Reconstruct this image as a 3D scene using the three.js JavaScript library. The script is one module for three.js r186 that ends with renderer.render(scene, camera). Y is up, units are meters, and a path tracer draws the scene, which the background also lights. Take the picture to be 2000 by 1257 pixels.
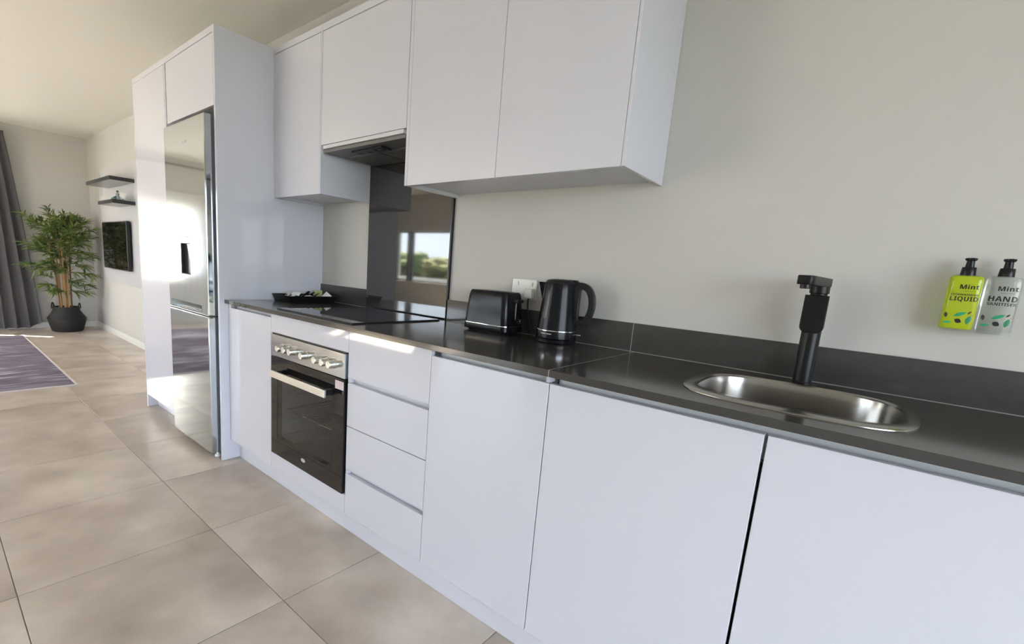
import * as THREE from 'three';
import { RoundedBoxGeometry } from 'three/addons/geometries/RoundedBoxGeometry.js';
import { mergeGeometries, toCreasedNormals } from 'three/addons/utils/BufferGeometryUtils.js';
import { Brush, Evaluator, SUBTRACTION } from 'three-bvh-csg';

// ---------------------------------------------------------------- camera, sky, sun, exposure
const renderer = new THREE.WebGLRenderer({ antialias: true });
renderer.toneMapping = THREE.LinearToneMapping;
renderer.toneMappingExposure = 7.1;
renderer.shadowMap.enabled = true;
const scene = new THREE.Scene();

const FOCAL = 919.43;
const camera = new THREE.PerspectiveCamera(2 * Math.atan(628.5 / FOCAL) * 180 / Math.PI, 2000 / 1257, 0.03, 300);
camera.rotation.order = 'YXZ';
camera.position.set(0.6821, 1.1366, 1.6453);
camera.rotation.set(-0.1751, 0.7033, 0.0716);
camera.setViewOffset(2000, 1257, 1000 - 911.06, 628.5 - 692.92, 2000, 1257);

function skyTexture() {
  const w = 64, h = 128, d = new Float32Array(w * h * 4);
  for (let j = 0; j < h; j++) {
    const up = Math.max(0, Math.sin(((j + 0.5) / h - 0.5) * Math.PI));
    const k = Math.pow(up, 0.55);
    const c = [1.50 + (1.05 - 1.50) * k, 1.60 + (1.30 - 1.60) * k, 1.72 + (1.75 - 1.72) * k];
    for (let i = 0; i < w; i++) d.set([c[0], c[1], c[2], 1], (j * w + i) * 4);
  }
  const t = new THREE.DataTexture(d, w, h, THREE.RGBAFormat, THREE.FloatType);
  t.mapping = THREE.EquirectangularReflectionMapping;
  t.magFilter = t.minFilter = THREE.LinearFilter;
  t.needsUpdate = true;
  return t;
}
scene.background = skyTexture();

const sun = new THREE.DirectionalLight(new THREE.Color(1.0, 0.91, 0.78), 27);
{
  const e = 48.8 * Math.PI / 180;
  const to = new THREE.Vector3(-0.640 * Math.cos(e), Math.sin(e), 0.768 * Math.cos(e));
  sun.target.position.set(-7.0, 0, 0.8);
  sun.position.copy(sun.target.position).addScaledVector(to, 25);
  sun.castShadow = true;
  sun.shadow.mapSize.set(4096, 4096);
  Object.assign(sun.shadow.camera, { left: -14, right: 14, top: 14, bottom: -14, near: 1, far: 60 });
  scene.add(sun, sun.target);
}

// ---------------------------------------------------------------- helpers
let seed = 12345;
const rnd = () => { seed |= 0; seed = seed + 0x6D2B79F5 | 0; let t = Math.imul(seed ^ seed >>> 15, 1 | seed); t = t + Math.imul(t ^ t >>> 7, 61 | t) ^ t; return ((t ^ t >>> 14) >>> 0) / 4294967296; };
const rr = (a, b) => a + (b - a) * rnd();
const creased = (g, a) => toCreasedNormals(g.scale(2000, 2000, 2000), a).scale(1 / 2000, 1 / 2000, 1 / 2000);   // the addon joins corners on a coarse grid: smooth at a larger scale
const V = (x, y, z) => new THREE.Vector3(x, y, z);
const lerp = (a, b, t) => a + (b - a) * t;

const taken = {};
const numbered = (n) => { if (!(n in taken)) { taken[n] = 0; return n; } taken[n]++; return n + '_' + String(taken[n]).padStart(3, '0'); };
function thing(name, label, category, p = [0, 0, 0], group) {
  const o = new THREE.Group();
  o.name = numbered(name); o.position.set(...p); o.userData = { label, category };
  if (group) o.userData.group = group;
  scene.add(o);
  return o;
}
function struct(name, label, category) {
  const o = new THREE.Group();
  o.name = numbered(name); o.userData = { label, category, kind: 'structure' };
  scene.add(o);
  return o;
}
function where(o) { const p = V(0, 0, 0); while (o && o !== scene) { p.add(o.position); o = o.parent; } return p; }
// part(): geometry given in room coordinates;  local(): geometry given in the parent's own axes
function part(parent, name, geo, mat) { const p = where(parent); geo.translate(-p.x, -p.y, -p.z); return local(parent, name, geo, mat); }
function local(parent, name, geo, mat) { const m = new THREE.Mesh(geo, mat); m.name = name; parent.add(m); return m; }
function single(name, label, category, geo, mat, group, kind) {
  const m = new THREE.Mesh(geo, mat); m.name = numbered(name); m.userData = { label, category };
  if (group) m.userData.group = group;
  if (kind) m.userData.kind = kind;
  scene.add(m); return m;
}

function metreUV(g) {
  const p = g.attributes.position, n = g.attributes.normal, uv = new Float32Array(p.count * 2);
  for (let i = 0; i < p.count; i++) {
    const ax = Math.abs(n.getX(i)), ay = Math.abs(n.getY(i)), az = Math.abs(n.getZ(i));
    const [a, b] = ay >= ax && ay >= az ? [p.getX(i), p.getZ(i)] : ax >= az ? [p.getZ(i), p.getY(i)] : [p.getX(i), p.getY(i)];
    uv[2 * i] = a; uv[2 * i + 1] = b;
  }
  g.setAttribute('uv', new THREE.BufferAttribute(uv, 2));
  return g;
}
function box(x0, x1, y0, y1, z0, z1, r = 0.0012) {
  const w = x1 - x0, h = y1 - y0, d = z1 - z0;
  const g = r > 0 ? new RoundedBoxGeometry(w, h, d, 2, Math.min(r, w / 2.01, h / 2.01, d / 2.01)) : new THREE.BoxGeometry(w, h, d);
  g.translate((x0 + x1) / 2, (y0 + y1) / 2, (z0 + z1) / 2);
  return metreUV(g);
}
const plain = (g) => { const q = g.index ? g.toNonIndexed() : g; for (const k of Object.keys(q.attributes)) if (!['position', 'normal', 'uv'].includes(k)) q.deleteAttribute(k); if (!q.attributes.uv) q.setAttribute('uv', new THREE.BufferAttribute(new Float32Array(q.attributes.position.count * 2), 2)); return q; };
const merge = (list) => mergeGeometries(list.map(plain));
function loft(rings, capA = true, capB = true, crease = 0.6) {
  const n = rings[0].length, pos = [], idx = [];
  for (const r of rings) for (const p of r) pos.push(p.x, p.y, p.z);
  for (let k = 0; k + 1 < rings.length; k++) for (let i = 0; i < n; i++) {
    const a = k * n + i, a2 = k * n + (i + 1) % n, b = a + n, b2 = a2 + n;
    idx.push(a, b, b2, a, b2, a2);
  }
  const cap = (k, up) => {
    const c = rings[k].reduce((s, p) => s.add(p), V(0, 0, 0)).divideScalar(n), ci = pos.length / 3;
    pos.push(c.x, c.y, c.z);
    for (let i = 0; i < n; i++) { const a = k * n + i, b = k * n + (i + 1) % n; up ? idx.push(ci, b, a) : idx.push(ci, a, b); }
  };
  if (capA) cap(0, false);
  if (capB) cap(rings.length - 1, true);
  const g = new THREE.BufferGeometry();
  g.setAttribute('position', new THREE.Float32BufferAttribute(pos, 3));
  g.setIndex(idx);
  return metreUV(creased(g, crease));
}
function superRing(cx, cz, a, b, e, y, n = 64) {
  const out = [];
  for (let i = 0; i < n; i++) {
    const t = i / n * Math.PI * 2, c = Math.cos(t), s = Math.sin(t);
    out.push(V(cx + a * Math.sign(c) * Math.pow(Math.abs(c), 2 / e), y, cz + b * Math.sign(s) * Math.pow(Math.abs(s), 2 / e)));
  }
  return out;
}
function rectRing(cx, cz, hw, hd, r, y, k = 6) {
  const out = [];
  for (const [sx, sz, a0] of [[1, 1, 0], [-1, 1, 1], [-1, -1, 2], [1, -1, 3]])
    for (let i = 0; i <= k; i++) { const t = (a0 + i / k) * Math.PI / 2; out.push(V(cx + sx * (hw - r) + r * Math.cos(t), y, cz + sz * (hd - r) + r * Math.sin(t))); }
  return out;
}
const circle = (cx, cz, r, y, n = 40) => superRing(cx, cz, r, r, 2, y, n);
function stack(cx, cz, profile, n = 40, crease = 0.6) { return loft(profile.map(([r, y]) => circle(cx, cz, r, y, n)), true, true, crease); }
function tube(points, r, seg = 24, rad = 8) { return new THREE.TubeGeometry(new THREE.CatmullRomCurve3(points.map((p) => V(...p))), seg, r, rad, false); }
function rod(a, b, r, n = 10) {
  const A = V(...a), B = V(...b), d = B.clone().sub(A), g = new THREE.CylinderGeometry(r, r, d.length(), n);
  g.applyQuaternion(new THREE.Quaternion().setFromUnitVectors(V(0, 1, 0), d.clone().normalize()));
  const m = A.add(B).multiplyScalar(0.5); g.translate(m.x, m.y, m.z); return g;
}
function wallWithHoles(u0, u1, y0, y1, holes, depth) {
  const s = new THREE.Shape([new THREE.Vector2(u0, y0), new THREE.Vector2(u1, y0), new THREE.Vector2(u1, y1), new THREE.Vector2(u0, y1)]);
  for (const [a, b, c, d] of holes) s.holes.push(new THREE.Path([new THREE.Vector2(a, c), new THREE.Vector2(a, d), new THREE.Vector2(b, d), new THREE.Vector2(b, c)]));
  return new THREE.ExtrudeGeometry(s, { depth, bevelEnabled: false });
}

// ---------------------------------------------------------------- textures
const hash = (x, y, s) => { let h = Math.imul(x, 374761393) + Math.imul(y, 668265263) + Math.imul(s, 1274126177) | 0; h = Math.imul(h ^ h >>> 13, 1274126177); return ((h ^ h >>> 16) >>> 0) / 4294967296; };
function noise(x, y, px, py, s) {   // value noise that repeats after px, py cells
  const xi = Math.floor(x), yi = Math.floor(y), f = x - xi, g = y - yi, u = f * f * (3 - 2 * f), v = g * g * (3 - 2 * g);
  const m = (a, b) => hash(((a % px) + px) % px, ((b % py) + py) % py, s);
  return lerp(lerp(m(xi, yi), m(xi + 1, yi), u), lerp(m(xi, yi + 1), m(xi + 1, yi + 1), u), v);
}
function fbm(u, v, px, py, oct, s) { let a = 0.5, t = 0, n = 0; for (let k = 0; k < oct; k++) { t += a * noise(u * px, v * py, px, py, s + k); n += a; a *= 0.5; px *= 2; py *= 2; } return t / n; }
function dataTex(size, fn, srgb = true, repeat = [1, 1]) {
  const d = new Uint8Array(size * size * 4);
  for (let j = 0; j < size; j++) for (let i = 0; i < size; i++) {
    const c = fn(i / size, j / size), o = (j * size + i) * 4;
    for (let k = 0; k < 3; k++) d[o + k] = Math.max(0, Math.min(255, Math.round(c[k])));
    d[o + 3] = 255;
  }
  const t = new THREE.DataTexture(d, size, size, THREE.RGBAFormat);
  t.wrapS = t.wrapT = THREE.RepeatWrapping; t.magFilter = t.minFilter = THREE.LinearFilter;
  if (srgb) t.colorSpace = THREE.SRGBColorSpace;
  t.repeat.set(...repeat); t.needsUpdate = true;
  return t;
}
const TILE = 0.5945;
const floorTex = dataTex(1024, (u, v) => {
  const a = fbm(u, v, 12, 12, 5, 3), b = fbm(u, v, 5, 5, 3, 40), g = hash(Math.floor(u * 1024), Math.floor(v * 1024), 9) - 0.5;
  const k = (a - 0.5) * 62 + (b - 0.5) * 30 + g * 5;
  return [194 + k, 181 + k * 1.02, 169 + k * 1.02];
}, true, [1 / (4 * TILE), 1 / (4 * TILE)]);
const stoneTex = dataTex(512, (u, v) => {
  const s = hash(Math.floor(u * 512), Math.floor(v * 512), 5), a = fbm(u, v, 24, 24, 4, 11);
  const k = (a - 0.5) * 8 + (s > 0.985 ? 4 : (s - 0.5) * 1.5);
  return [66 + k, 64 + k, 62 + k];
}, true, [1 / 0.45, 1 / 0.45]);
const plasterBump = dataTex(256, (u, v) => { const k = 128 + (fbm(u, v, 24, 24, 4, 21) - 0.5) * 190; return [k, k, k]; }, false, [1 / 0.5, 1 / 0.5]);
const rugTex = dataTex(1024, (u, v) => {   // u runs with the length, v across
  const st = fbm(u, v, 90, 10, 3, 31), patch = fbm(u, v, 5, 3, 5, 55), tint = fbm(u, v, 4, 3, 3, 77), worn = Math.max(0, Math.min(1, (patch + (st - 0.5) * 0.75 - 0.555) * 6));
  const base = [96 + tint * 26, 92 + tint * 18, 108 + tint * 16].map((c) => c + (st - 0.5) * 70);
  return [lerp(base[0], 196, worn * 0.85), lerp(base[1], 194, worn * 0.85), lerp(base[2], 206, worn * 0.85)];
});
const steelRough = dataTex(512, (u, v) => { const k = 128 + (fbm(u, v, 6, 200, 3, 61) - 0.5) * 110; return [k, k, k]; }, false, [1 / 0.4, 1 / 0.4]);
const clothBump = dataTex(256, (u, v) => { const k = 128 + 60 * Math.sin(u * Math.PI * 2 * 64) * Math.sin(v * Math.PI * 2 * 64) + (fbm(u, v, 40, 40, 2, 4) - 0.5) * 90; return [k, k, k]; }, false, [1 / 0.12, 1 / 0.12]);

// ---------------------------------------------------------------- materials
const lin = (r, g, b) => new THREE.Color().setRGB(r, g, b);
const std = (c, roughness, o = {}) => new THREE.MeshPhysicalMaterial({ color: c, roughness, ...o });
const M = {
  gloss: std(lin(0.635, 0.64, 0.71), 0.05),
  carcass: std(lin(0.62, 0.62, 0.66), 0.35),
  plinth: std(lin(0.66, 0.665, 0.73), 0.18),
  wall: std(lin(0.58, 0.562, 0.532), 0.75, { bumpMap: plasterBump, bumpScale: 0.0006 }),
  ceiling: std(lin(0.78, 0.76, 0.70), 0.85),
  skirting: std(lin(0.78, 0.77, 0.74), 0.35),
  grout: std(lin(0.20, 0.18, 0.16), 0.9),
  tile: std(lin(1, 1, 1), 0.28, { map: floorTex }),
  stone: std(lin(1, 1, 1), 0.13, { map: stoneTex }),
  joint: std(lin(0.35, 0.34, 0.33), 0.5),
  splash: std(lin(0.034, 0.033, 0.032), 0.04, { ior: 1.8 }),
  splashEdge: std(lin(0.008, 0.008, 0.008), 0.4),
  blackGlass: std(lin(0.006, 0.006, 0.007), 0.03),
  blackPlastic: std(lin(0.010, 0.010, 0.011), 0.3, { ior: 1.36 }),
  blackGloss: std(lin(0.009, 0.009, 0.011), 0.12, { ior: 1.4 }),
  kettleBlack: std(lin(0.008, 0.008, 0.010), 0.22, { ior: 1.30 }),
  matteBlack: std(lin(0.008, 0.008, 0.008), 0.36, { ior: 1.34 }),
  darkGrey: std(lin(0.05, 0.05, 0.052), 0.45),
  hoodGrey: std(lin(0.16, 0.16, 0.16), 0.4, { metalness: 0.6 }),
  hoodMesh: std(lin(0.07, 0.07, 0.07), 0.5, { metalness: 0.4 }),
  steel: std(lin(0.58, 0.61, 0.62), 0.30, { metalness: 1, roughnessMap: steelRough }),
  sinkSteel: std(lin(0.40, 0.385, 0.36), 0.20, { metalness: 1 }),
  fridgeSteel: std(lin(0.47, 0.495, 0.51), 0.07, { metalness: 1 }),
  fridgeSide: std(lin(0.16, 0.16, 0.165), 0.35, { metalness: 0.5 }),
  chrome: std(lin(0.85, 0.85, 0.86), 0.08, { metalness: 1 }),
  satin: std(lin(0.78, 0.77, 0.72), 0.28, { metalness: 1 }),
  alu: std(lin(0.60, 0.61, 0.63), 0.32, { metalness: 0.9 }),
  rail: std(lin(0.62, 0.63, 0.65), 0.3),
  enamel: std(lin(0.34, 0.36, 0.37), 0.4),
  ovenGlass: std(lin(0.42, 0.43, 0.43), 0.02, { transmission: 1, thickness: 0 }),
  pane: std(lin(0.96, 0.98, 0.97), 0.0, { transmission: 1, thickness: 0 }),
  frameGrey: std(lin(0.06, 0.065, 0.065), 0.4, { metalness: 0.3 }),
  frameWhite: std(lin(0.75, 0.75, 0.75), 0.4),
  whitePlastic: std(lin(0.80, 0.80, 0.78), 0.3),
  drape: std(lin(0.095, 0.092, 0.097), 0.95, { side: THREE.DoubleSide, bumpMap: clothBump, bumpScale: 0.0005, sheen: 0.3, sheenColor: lin(0.4, 0.4, 0.42), sheenRoughness: 0.6 }),
  sheer: std(lin(0.90, 0.90, 0.90), 1.0, { side: THREE.DoubleSide, transmission: 0.7, thickness: 0 }),
  rug: std(lin(1, 1, 1), 0.95, { map: rugTex }),
  rugEdge: std(lin(0.62, 0.56, 0.56), 0.9),
  basket: std(lin(0.012, 0.012, 0.013), 0.6),
  cane: std(lin(0.42, 0.25, 0.11), 0.6),
  caneDark: std(lin(0.20, 0.11, 0.05), 0.7),
  leafDeep: std(lin(0.085, 0.145, 0.045), 0.5, { side: THREE.DoubleSide }),
  leafGreen: std(lin(0.14, 0.21, 0.055), 0.5, { side: THREE.DoubleSide }),
  leafYellow: std(lin(0.27, 0.31, 0.075), 0.5, { side: THREE.DoubleSide }),
  screen: std(lin(0.006, 0.006, 0.006), 0.05),
  shelf: std(lin(0.016, 0.017, 0.019), 0.16),
  tvPanel: std(lin(0.66, 0.66, 0.68), 0.12),
  tealGlass: std(lin(0.30, 0.46, 0.46), 0.03, { transmission: 0.9, thickness: 0.05, ior: 1.45 }),
  clearGlass: std(lin(0.97, 0.98, 0.98), 0.0, { transmission: 1, thickness: 0 }),
  sticker: std(lin(0.66, 0.55, 0.56), 0.5),
  paperWhite: std(lin(0.80, 0.79, 0.76), 0.6),
  paperGreen: std(lin(0.36, 0.40, 0.16), 0.5),
  emblem: std(lin(0.42, 0.42, 0.42), 0.35),
  hedge: std(lin(0.10, 0.13, 0.035), 0.9),
  tree: std(lin(0.045, 0.075, 0.03), 0.9),
  olive: std(lin(0.17, 0.17, 0.05), 0.9),
  bark: std(lin(0.10, 0.07, 0.05), 0.9),
  grass: std(lin(0.040, 0.044, 0.030), 1),
  paving: std(lin(0.13, 0.126, 0.12), 0.8),
  render: std(lin(0.55, 0.54, 0.50), 0.9),
  liquid: std(lin(0.78, 0.90, 0.05), 0.06, { transmission: 0.55, thickness: 0.03, ior: 1.36, attenuationColor: lin(0.80, 0.90, 0.06), attenuationDistance: 0.05 }),
  gel: std(lin(0.97, 0.97, 0.94), 0.04, { transmission: 0.95, thickness: 0.03, ior: 1.36 }),
  acrylic: std(lin(0.97, 0.98, 0.98), 0.02, { transmission: 1, thickness: 0 }),
};

// ---------------------------------------------------------------- room
const X0 = -7.642, X1 = 3.3, Z1 = 4.8, YC = 2.512;
const floor = struct('floor', 'beige grey square porcelain floor tiles with thin dark joints', 'floor');
part(floor, 'grout_bed', box(X0, X1, -0.20, -0.002, 0, Z1, 0), M.grout);
{
  const g2 = 0.0014, ch = 0.0008, cache = {};
  const tileGeo = (w, d, variant) => {
    const key = [w.toFixed(4), d.toFixed(4), variant].join();
    if (cache[key]) return cache[key];
    const hw = w / 2 - g2, hd = d / 2 - g2, q = (h1, h2, y) => [[-h1, y, -h2], [h1, y, -h2], [h1, y, h2], [-h1, y, h2]];
    const A = q(hw, hd, -0.0022), B = q(hw, hd, -ch), C = q(hw - ch, hd - ch, 0), pos = [], nor = [], uv = [];
    const face = (...p) => {
      const [a, b, c] = p.map((k) => V(...k)), n = c.clone().sub(a).cross(b.clone().sub(a)).normalize();
      if (n.y < 0) n.negate();
      for (const k of [0, 2, 1, 0, 3, 2]) { pos.push(...p[k]); nor.push(n.x, n.y, n.z); uv.push(p[k][0] + (variant % 4 + 0.5) * TILE, p[k][2] + (Math.floor(variant / 4) + 0.5) * TILE); }
    };
    face(...C);
    for (let i = 0; i < 4; i++) { const j = (i + 1) % 4; face(B[i], B[j], C[j], C[i]); face(A[i], A[j], B[j], B[i]); }
    const g = new THREE.BufferGeometry();
    g.setAttribute('position', new THREE.Float32BufferAttribute(pos, 3));
    g.setAttribute('normal', new THREE.Float32BufferAttribute(nor, 3));
    g.setAttribute('uv', new THREE.Float32BufferAttribute(uv, 2));
    return cache[key] = g;
  };
  const cuts = (first, lo, hi) => { const c = [lo]; for (let p = first - Math.floor((first - lo) / TILE) * TILE; p < hi; p += TILE) if (p > lo + 0.01 && p < hi - 0.01) c.push(p); c.push(hi); return c; };
  const xs = cuts(-0.066, X0, X1), zs = cuts(0.925, 0, Z1);
  for (let i = 0; i + 1 < xs.length; i++) for (let j = 0; j + 1 < zs.length; j++) {
    const m = new THREE.Mesh(tileGeo(xs[i + 1] - xs[i], zs[j + 1] - zs[j], Math.floor(hash(i, j, 8) * 16)), M.tile);
    m.name = 'tile'; m.position.set((xs[i] + xs[i + 1]) / 2, 0, (zs[j] + zs[j + 1]) / 2);
    floor.add(m);
  }
}
part(struct('ceiling', 'plain off white plastered ceiling', 'ceiling'), 'slab', box(X0 - 0.2, X1 + 0.2, YC, YC + 0.2, -0.2, Z1 + 0.2, 0), M.ceiling);
part(struct('wall_back', 'warm grey painted wall behind the kitchen units', 'wall'), 'plaster', box(X0 - 0.2, X1 + 0.2, -0.2, YC, -0.2, 0, 0), M.wall);
// openings: u0, u1, y0, y1
const FAR = [1.22, 2.66, 0.80, 1.86], OPP_A = [-6.90, -4.80, 0.87, 1.84], OPP_B = [-4.55, -2.75, 0.0, 2.12], RIGHT = [0.75, 3.90, 0.0, 2.12];
{
  const far = wallWithHoles(0, Z1, -0.2, YC, [FAR], 0.2);            // drawn in x = room z
  far.rotateY(-Math.PI / 2); far.translate(X0, 0, 0);
  part(struct('wall_left', 'warm white painted end wall behind the curtain and plant', 'wall'), 'plaster', metreUV(far), M.wall);
  const opp = wallWithHoles(X0 - 0.2, X1 + 0.2, -0.2, YC, [OPP_A, OPP_B], 0.2);
  opp.translate(0, 0, Z1);
  part(struct('wall_front', 'painted window wall facing the kitchen', 'wall'), 'plaster', metreUV(opp), M.wall);
  const rt = wallWithHoles(0, Z1, -0.2, YC, [RIGHT], 0.2);
  rt.rotateY(-Math.PI / 2); rt.translate(X1 + 0.2, 0, 0);
  part(struct('wall_right', 'painted wall with a glass door at the sink end', 'wall'), 'plaster', metreUV(rt), M.wall);
}
function windowUnit(name, label, axis, at, [u0, u1, y0, y1], bars, mat, fw = 0.05) {
  const o = struct(name, label, name.startsWith('door') ? 'door' : 'window');
  const put = (n, a, b, c, d, t, m) => part(o, n, axis === 'z' ? box(a, b, c, d, at - t, at + t, 0.002) : box(at - t, at + t, c, d, a, b, 0.002), m);
  put('frame', u0, u1, y0, y0 + fw, 0.03, mat); put('frame', u0, u1, y1 - fw, y1, 0.03, mat);
  put('frame', u0, u0 + fw, y0 + fw, y1 - fw, 0.03, mat); put('frame', u1 - fw, u1, y0 + fw, y1 - fw, 0.03, mat);
  let last = u0 + fw;
  for (const [a, b] of [...bars, [u1 - fw, u1]]) {
    if (b < u1 - fw / 2) put('stile', a, b, y0 + fw, y1 - fw, 0.022, mat);
    if (a - last > 0.04) {
      const g = new THREE.PlaneGeometry(a - last, y1 - y0 - 2 * fw);
      if (axis === 'x') g.rotateY(Math.PI / 2);
      g.translate(axis === 'z' ? (a + last) / 2 : at, (y0 + y1) / 2, axis === 'z' ? at : (a + last) / 2);
      part(o, 'pane', g, M.pane);
    }
    last = b;
  }
  return o;
}
windowUnit('window_1', 'white framed window behind the sheer curtain on the end wall', 'x', X0 - 0.10, FAR, [[1.92, 1.97]], M.frameWhite, 0.045);
windowUnit('window_2', 'dark framed sliding window opposite the hob', 'z', Z1 + 0.10, OPP_A, [[-6.58, -6.50], [-6.47, -6.41]], M.frameGrey, 0.03);
windowUnit('door_1', 'dark framed glass sliding door facing the kitchen', 'z', Z1 + 0.10, OPP_B, [[-3.69, -3.61]], M.frameGrey, 0.06);
windowUnit('door_2', 'glass sliding door in the wall at the sink end', 'x', X1 + 0.10, RIGHT, [[2.27, 2.33]], M.frameGrey, 0.05);
part(struct('baseboard_left', 'low white skirting board under the curtain', 'baseboard'), 'board', box(X0, X0 + 0.014, 0, 0.075, 0.014, Z1, 0.002), M.skirting);
part(struct('baseboard_back', 'low white skirting board below the television', 'baseboard'), 'board', box(X0, -3.228, 0, 0.075, 0, 0.014, 0.002), M.skirting);

// ---------------------------------------------------------------- kitchen dimensions read from the photograph
const XP = -1.9218, DB = 0.5697, DC = 0.5871, DK = 0.5161, DT = 0.6116, DU = 0.3134, H = 0.90, SLAB = 0.0194, UB = H - SLAB;
const G = [-1.448, -0.831, -0.378, 0.0654, 0.5622, 1.06, 1.56], YU = 1.4603, YT = 2.2146;
const BASE_Y = 0.1185, DOOR_TOP = 0.860;

// base units
function baseUnit(label, x0, x1, gapL, gapR, filler, split) {
  const t = thing('base_cabinet', label, 'cabinet', [(x0 + x1) / 2, BASE_Y, 0.02]);
  const bl = x0 + gapL, br = x1 - gapR;
  part(t, 'side_panel', box(bl, bl + 0.016, BASE_Y, UB, 0.015, 0.522), M.carcass);
  part(t, 'side_panel', box(br - 0.016, br, BASE_Y, UB, 0.015, 0.522), M.carcass);
  part(t, 'bottom_panel', box(bl + 0.0165, br - 0.0165, BASE_Y, BASE_Y + 0.016, 0.015, 0.522), M.carcass);
  part(t, 'back_panel', box(bl + 0.0165, br - 0.0165, BASE_Y + 0.0165, UB - 0.20, 0.015, 0.021), M.carcass);
  const d0 = filler ? filler : x0 + gapL;
  for (const [da, db] of split ? [[d0, split - 0.003], [split + 0.003, x1 - gapR]] : [[d0, x1 - gapR]]) part(t, 'door', box(da, db, BASE_Y, DOOR_TOP, DB - 0.018, DB), M.gloss);
  part(t, 'finger_rail', merge([box(d0 + 0.012, x1 - gapR - 0.010, 0.80, UB - 0.0005, 0.5350, 0.5390, 0.0005), box(d0 + 0.012, x1 - gapR - 0.010, 0.836, 0.840, 0.5390, 0.5505, 0.0005)]), M.rail);
  if (filler) part(t, 'filler_strip', box(x0 + 0.001, filler - 0.002, BASE_Y, UB - 0.001, DB - 0.020, DB - 0.002), M.gloss);
  else part(t, 'end_block', box(x1 - gapR - 0.010, x1 - gapR, DOOR_TOP + 0.002, UB - 0.0005, 0.5395, DB - 0.001, 0.0005), M.gloss);
  return t;
}
baseUnit('narrow white gloss base cabinet between the fridge panel and the oven', XP, G[0], 0.001, 0.0012, -1.885);
baseUnit('white gloss base cabinet with one door beside the drawers', G[2], G[3], 0.0012, 0.0015);
baseUnit('white gloss sink cabinet with two doors and a dark gap between them', G[3], G[5], 0.0015, 0.0015, undefined, G[4]);
baseUnit('white gloss base cabinet at the window end of the run', G[5], G[6], 0.0015, 0.0015);
{
  const t = thing('oven_housing', 'white gloss cabinet housing the built-in oven', 'cabinet', [(G[0] + G[1]) / 2, BASE_Y, 0.02]);
  const a = G[0] + 0.0012, b = G[1] - 0.0012;
  part(t, 'side_panel', box(a, a + 0.016, BASE_Y, UB, 0.015, DB - 0.004), M.gloss);
  part(t, 'side_panel', box(b - 0.008, b, BASE_Y, UB, 0.015, DB - 0.010), M.gloss);
  part(t, 'back_panel', box(a, b, BASE_Y, UB, 0.004, 0.014), M.carcass);
  part(t, 'top_panel', box(a, b, 0.793, UB - 0.0005, DB - 0.020, DB), M.gloss);
  part(t, 'bottom_panel', box(a, b, BASE_Y, 0.200, DB - 0.018, DB), M.gloss);
}
{
  const t = thing('drawer_cabinet', 'white gloss cabinet with four stacked drawers beside the oven', 'cabinet', [(G[1] + G[2]) / 2, BASE_Y, 0.02]);
  const a = G[1] + 0.0012, b = G[2] - 0.0015;
  part(t, 'body', box(a, b, BASE_Y, UB, 0.015, 0.522), M.carcass);
  for (const [y0, y1] of [[0.695, UB - 0.002], [0.4985, 0.674], [0.316, 0.4955], [BASE_Y, 0.296]]) part(t, 'drawer_front', box(a, b, y0, y1, DB - 0.018, DB), M.gloss);
  for (const y of [0.6845, 0.306]) {
    part(t, 'finger_rail', box(a + 0.012, b - 0.002, y - 0.045, y + 0.03, 0.5440, 0.5480, 0.0005), M.gloss);
    part(t, 'end_block', box(a, a + 0.012, y - 0.009, y + 0.009, 0.5485, DB - 0.001, 0.0005), M.gloss);
  }
}
part(thing('plinth', 'continuous white plinth board under the base cabinets', 'plinth', [-0.18, 0, DK - 0.01]), 'board', box(XP + 0.001, G[6], 0.0005, BASE_Y - 0.001, DK - 0.018, DK), M.plinth);

// worktop
const SINK = { cx: 0.5675, cz: 0.308 };
function slab(name, label, x0, x1, hole) {
  const s = new THREE.Shape([new THREE.Vector2(x0, 0), new THREE.Vector2(x1, 0), new THREE.Vector2(x1, -DC + 0.001), new THREE.Vector2(x0, -DC + 0.001)]);
  if (hole) s.holes.push(new THREE.Path(superRing(SINK.cx, -SINK.cz, 0.208, 0.192, 3.6, 0, 96).map((p) => new THREE.Vector2(p.x, p.z))));
  const g = new THREE.ExtrudeGeometry(s, { depth: SLAB - 0.002, bevelEnabled: true, bevelSize: 0.001, bevelThickness: 0.001, bevelSegments: 2, bevelOffset: -0.001 });
  g.rotateX(-Math.PI / 2); g.translate(0, UB + 0.001, 0);
  const t = thing(name, label, 'worktop', [(x0 + x1) / 2, UB, 0.3]);
  part(t, 'slab', metreUV(g), M.stone);
  return t;
}
const XJ = 0.0688;
const leftTop = slab('worktop', 'dark grey stone worktop slab carrying the hob, toaster and kettle', XP + 0.0005, XJ - 0.0008, false);
part(leftTop, 'joint_filler', box(XJ - 0.0008, XJ + 0.0008, UB + 0.001, H - 0.0002, 0.002, DC - 0.0005, 0), M.joint);
slab('worktop', 'dark grey stone worktop slab with the inset steel sink', XJ + 0.0008, G[6], true);
function upstand(label, x0, x1) {
  const t = thing('upstand', label, 'upstand', [(x0 + x1) / 2, H, 0.006]);
  part(t, 'slab', box(x0, x1, H + 0.0012, H + 0.1, 0.0005, 0.013, 0.001), M.stone);
  part(t, 'sealant_line', box(x0, x1, H + 0.0001, H + 0.0012, 0.0005, 0.0145, 0), M.joint);
  return t;
}
upstand('short dark stone upstand behind the black tray', XP + 0.0005, -1.4625);
const up2 = upstand('dark stone upstand behind the toaster and kettle', -0.8425, 0.0535);
part(up2, 'joint_filler', box(0.0535, 0.0552, H, H + 0.0995, 0.0005, 0.0125, 0), M.joint);
upstand('long dark stone upstand behind the sink and tap', 0.0552, G[6]);
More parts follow.
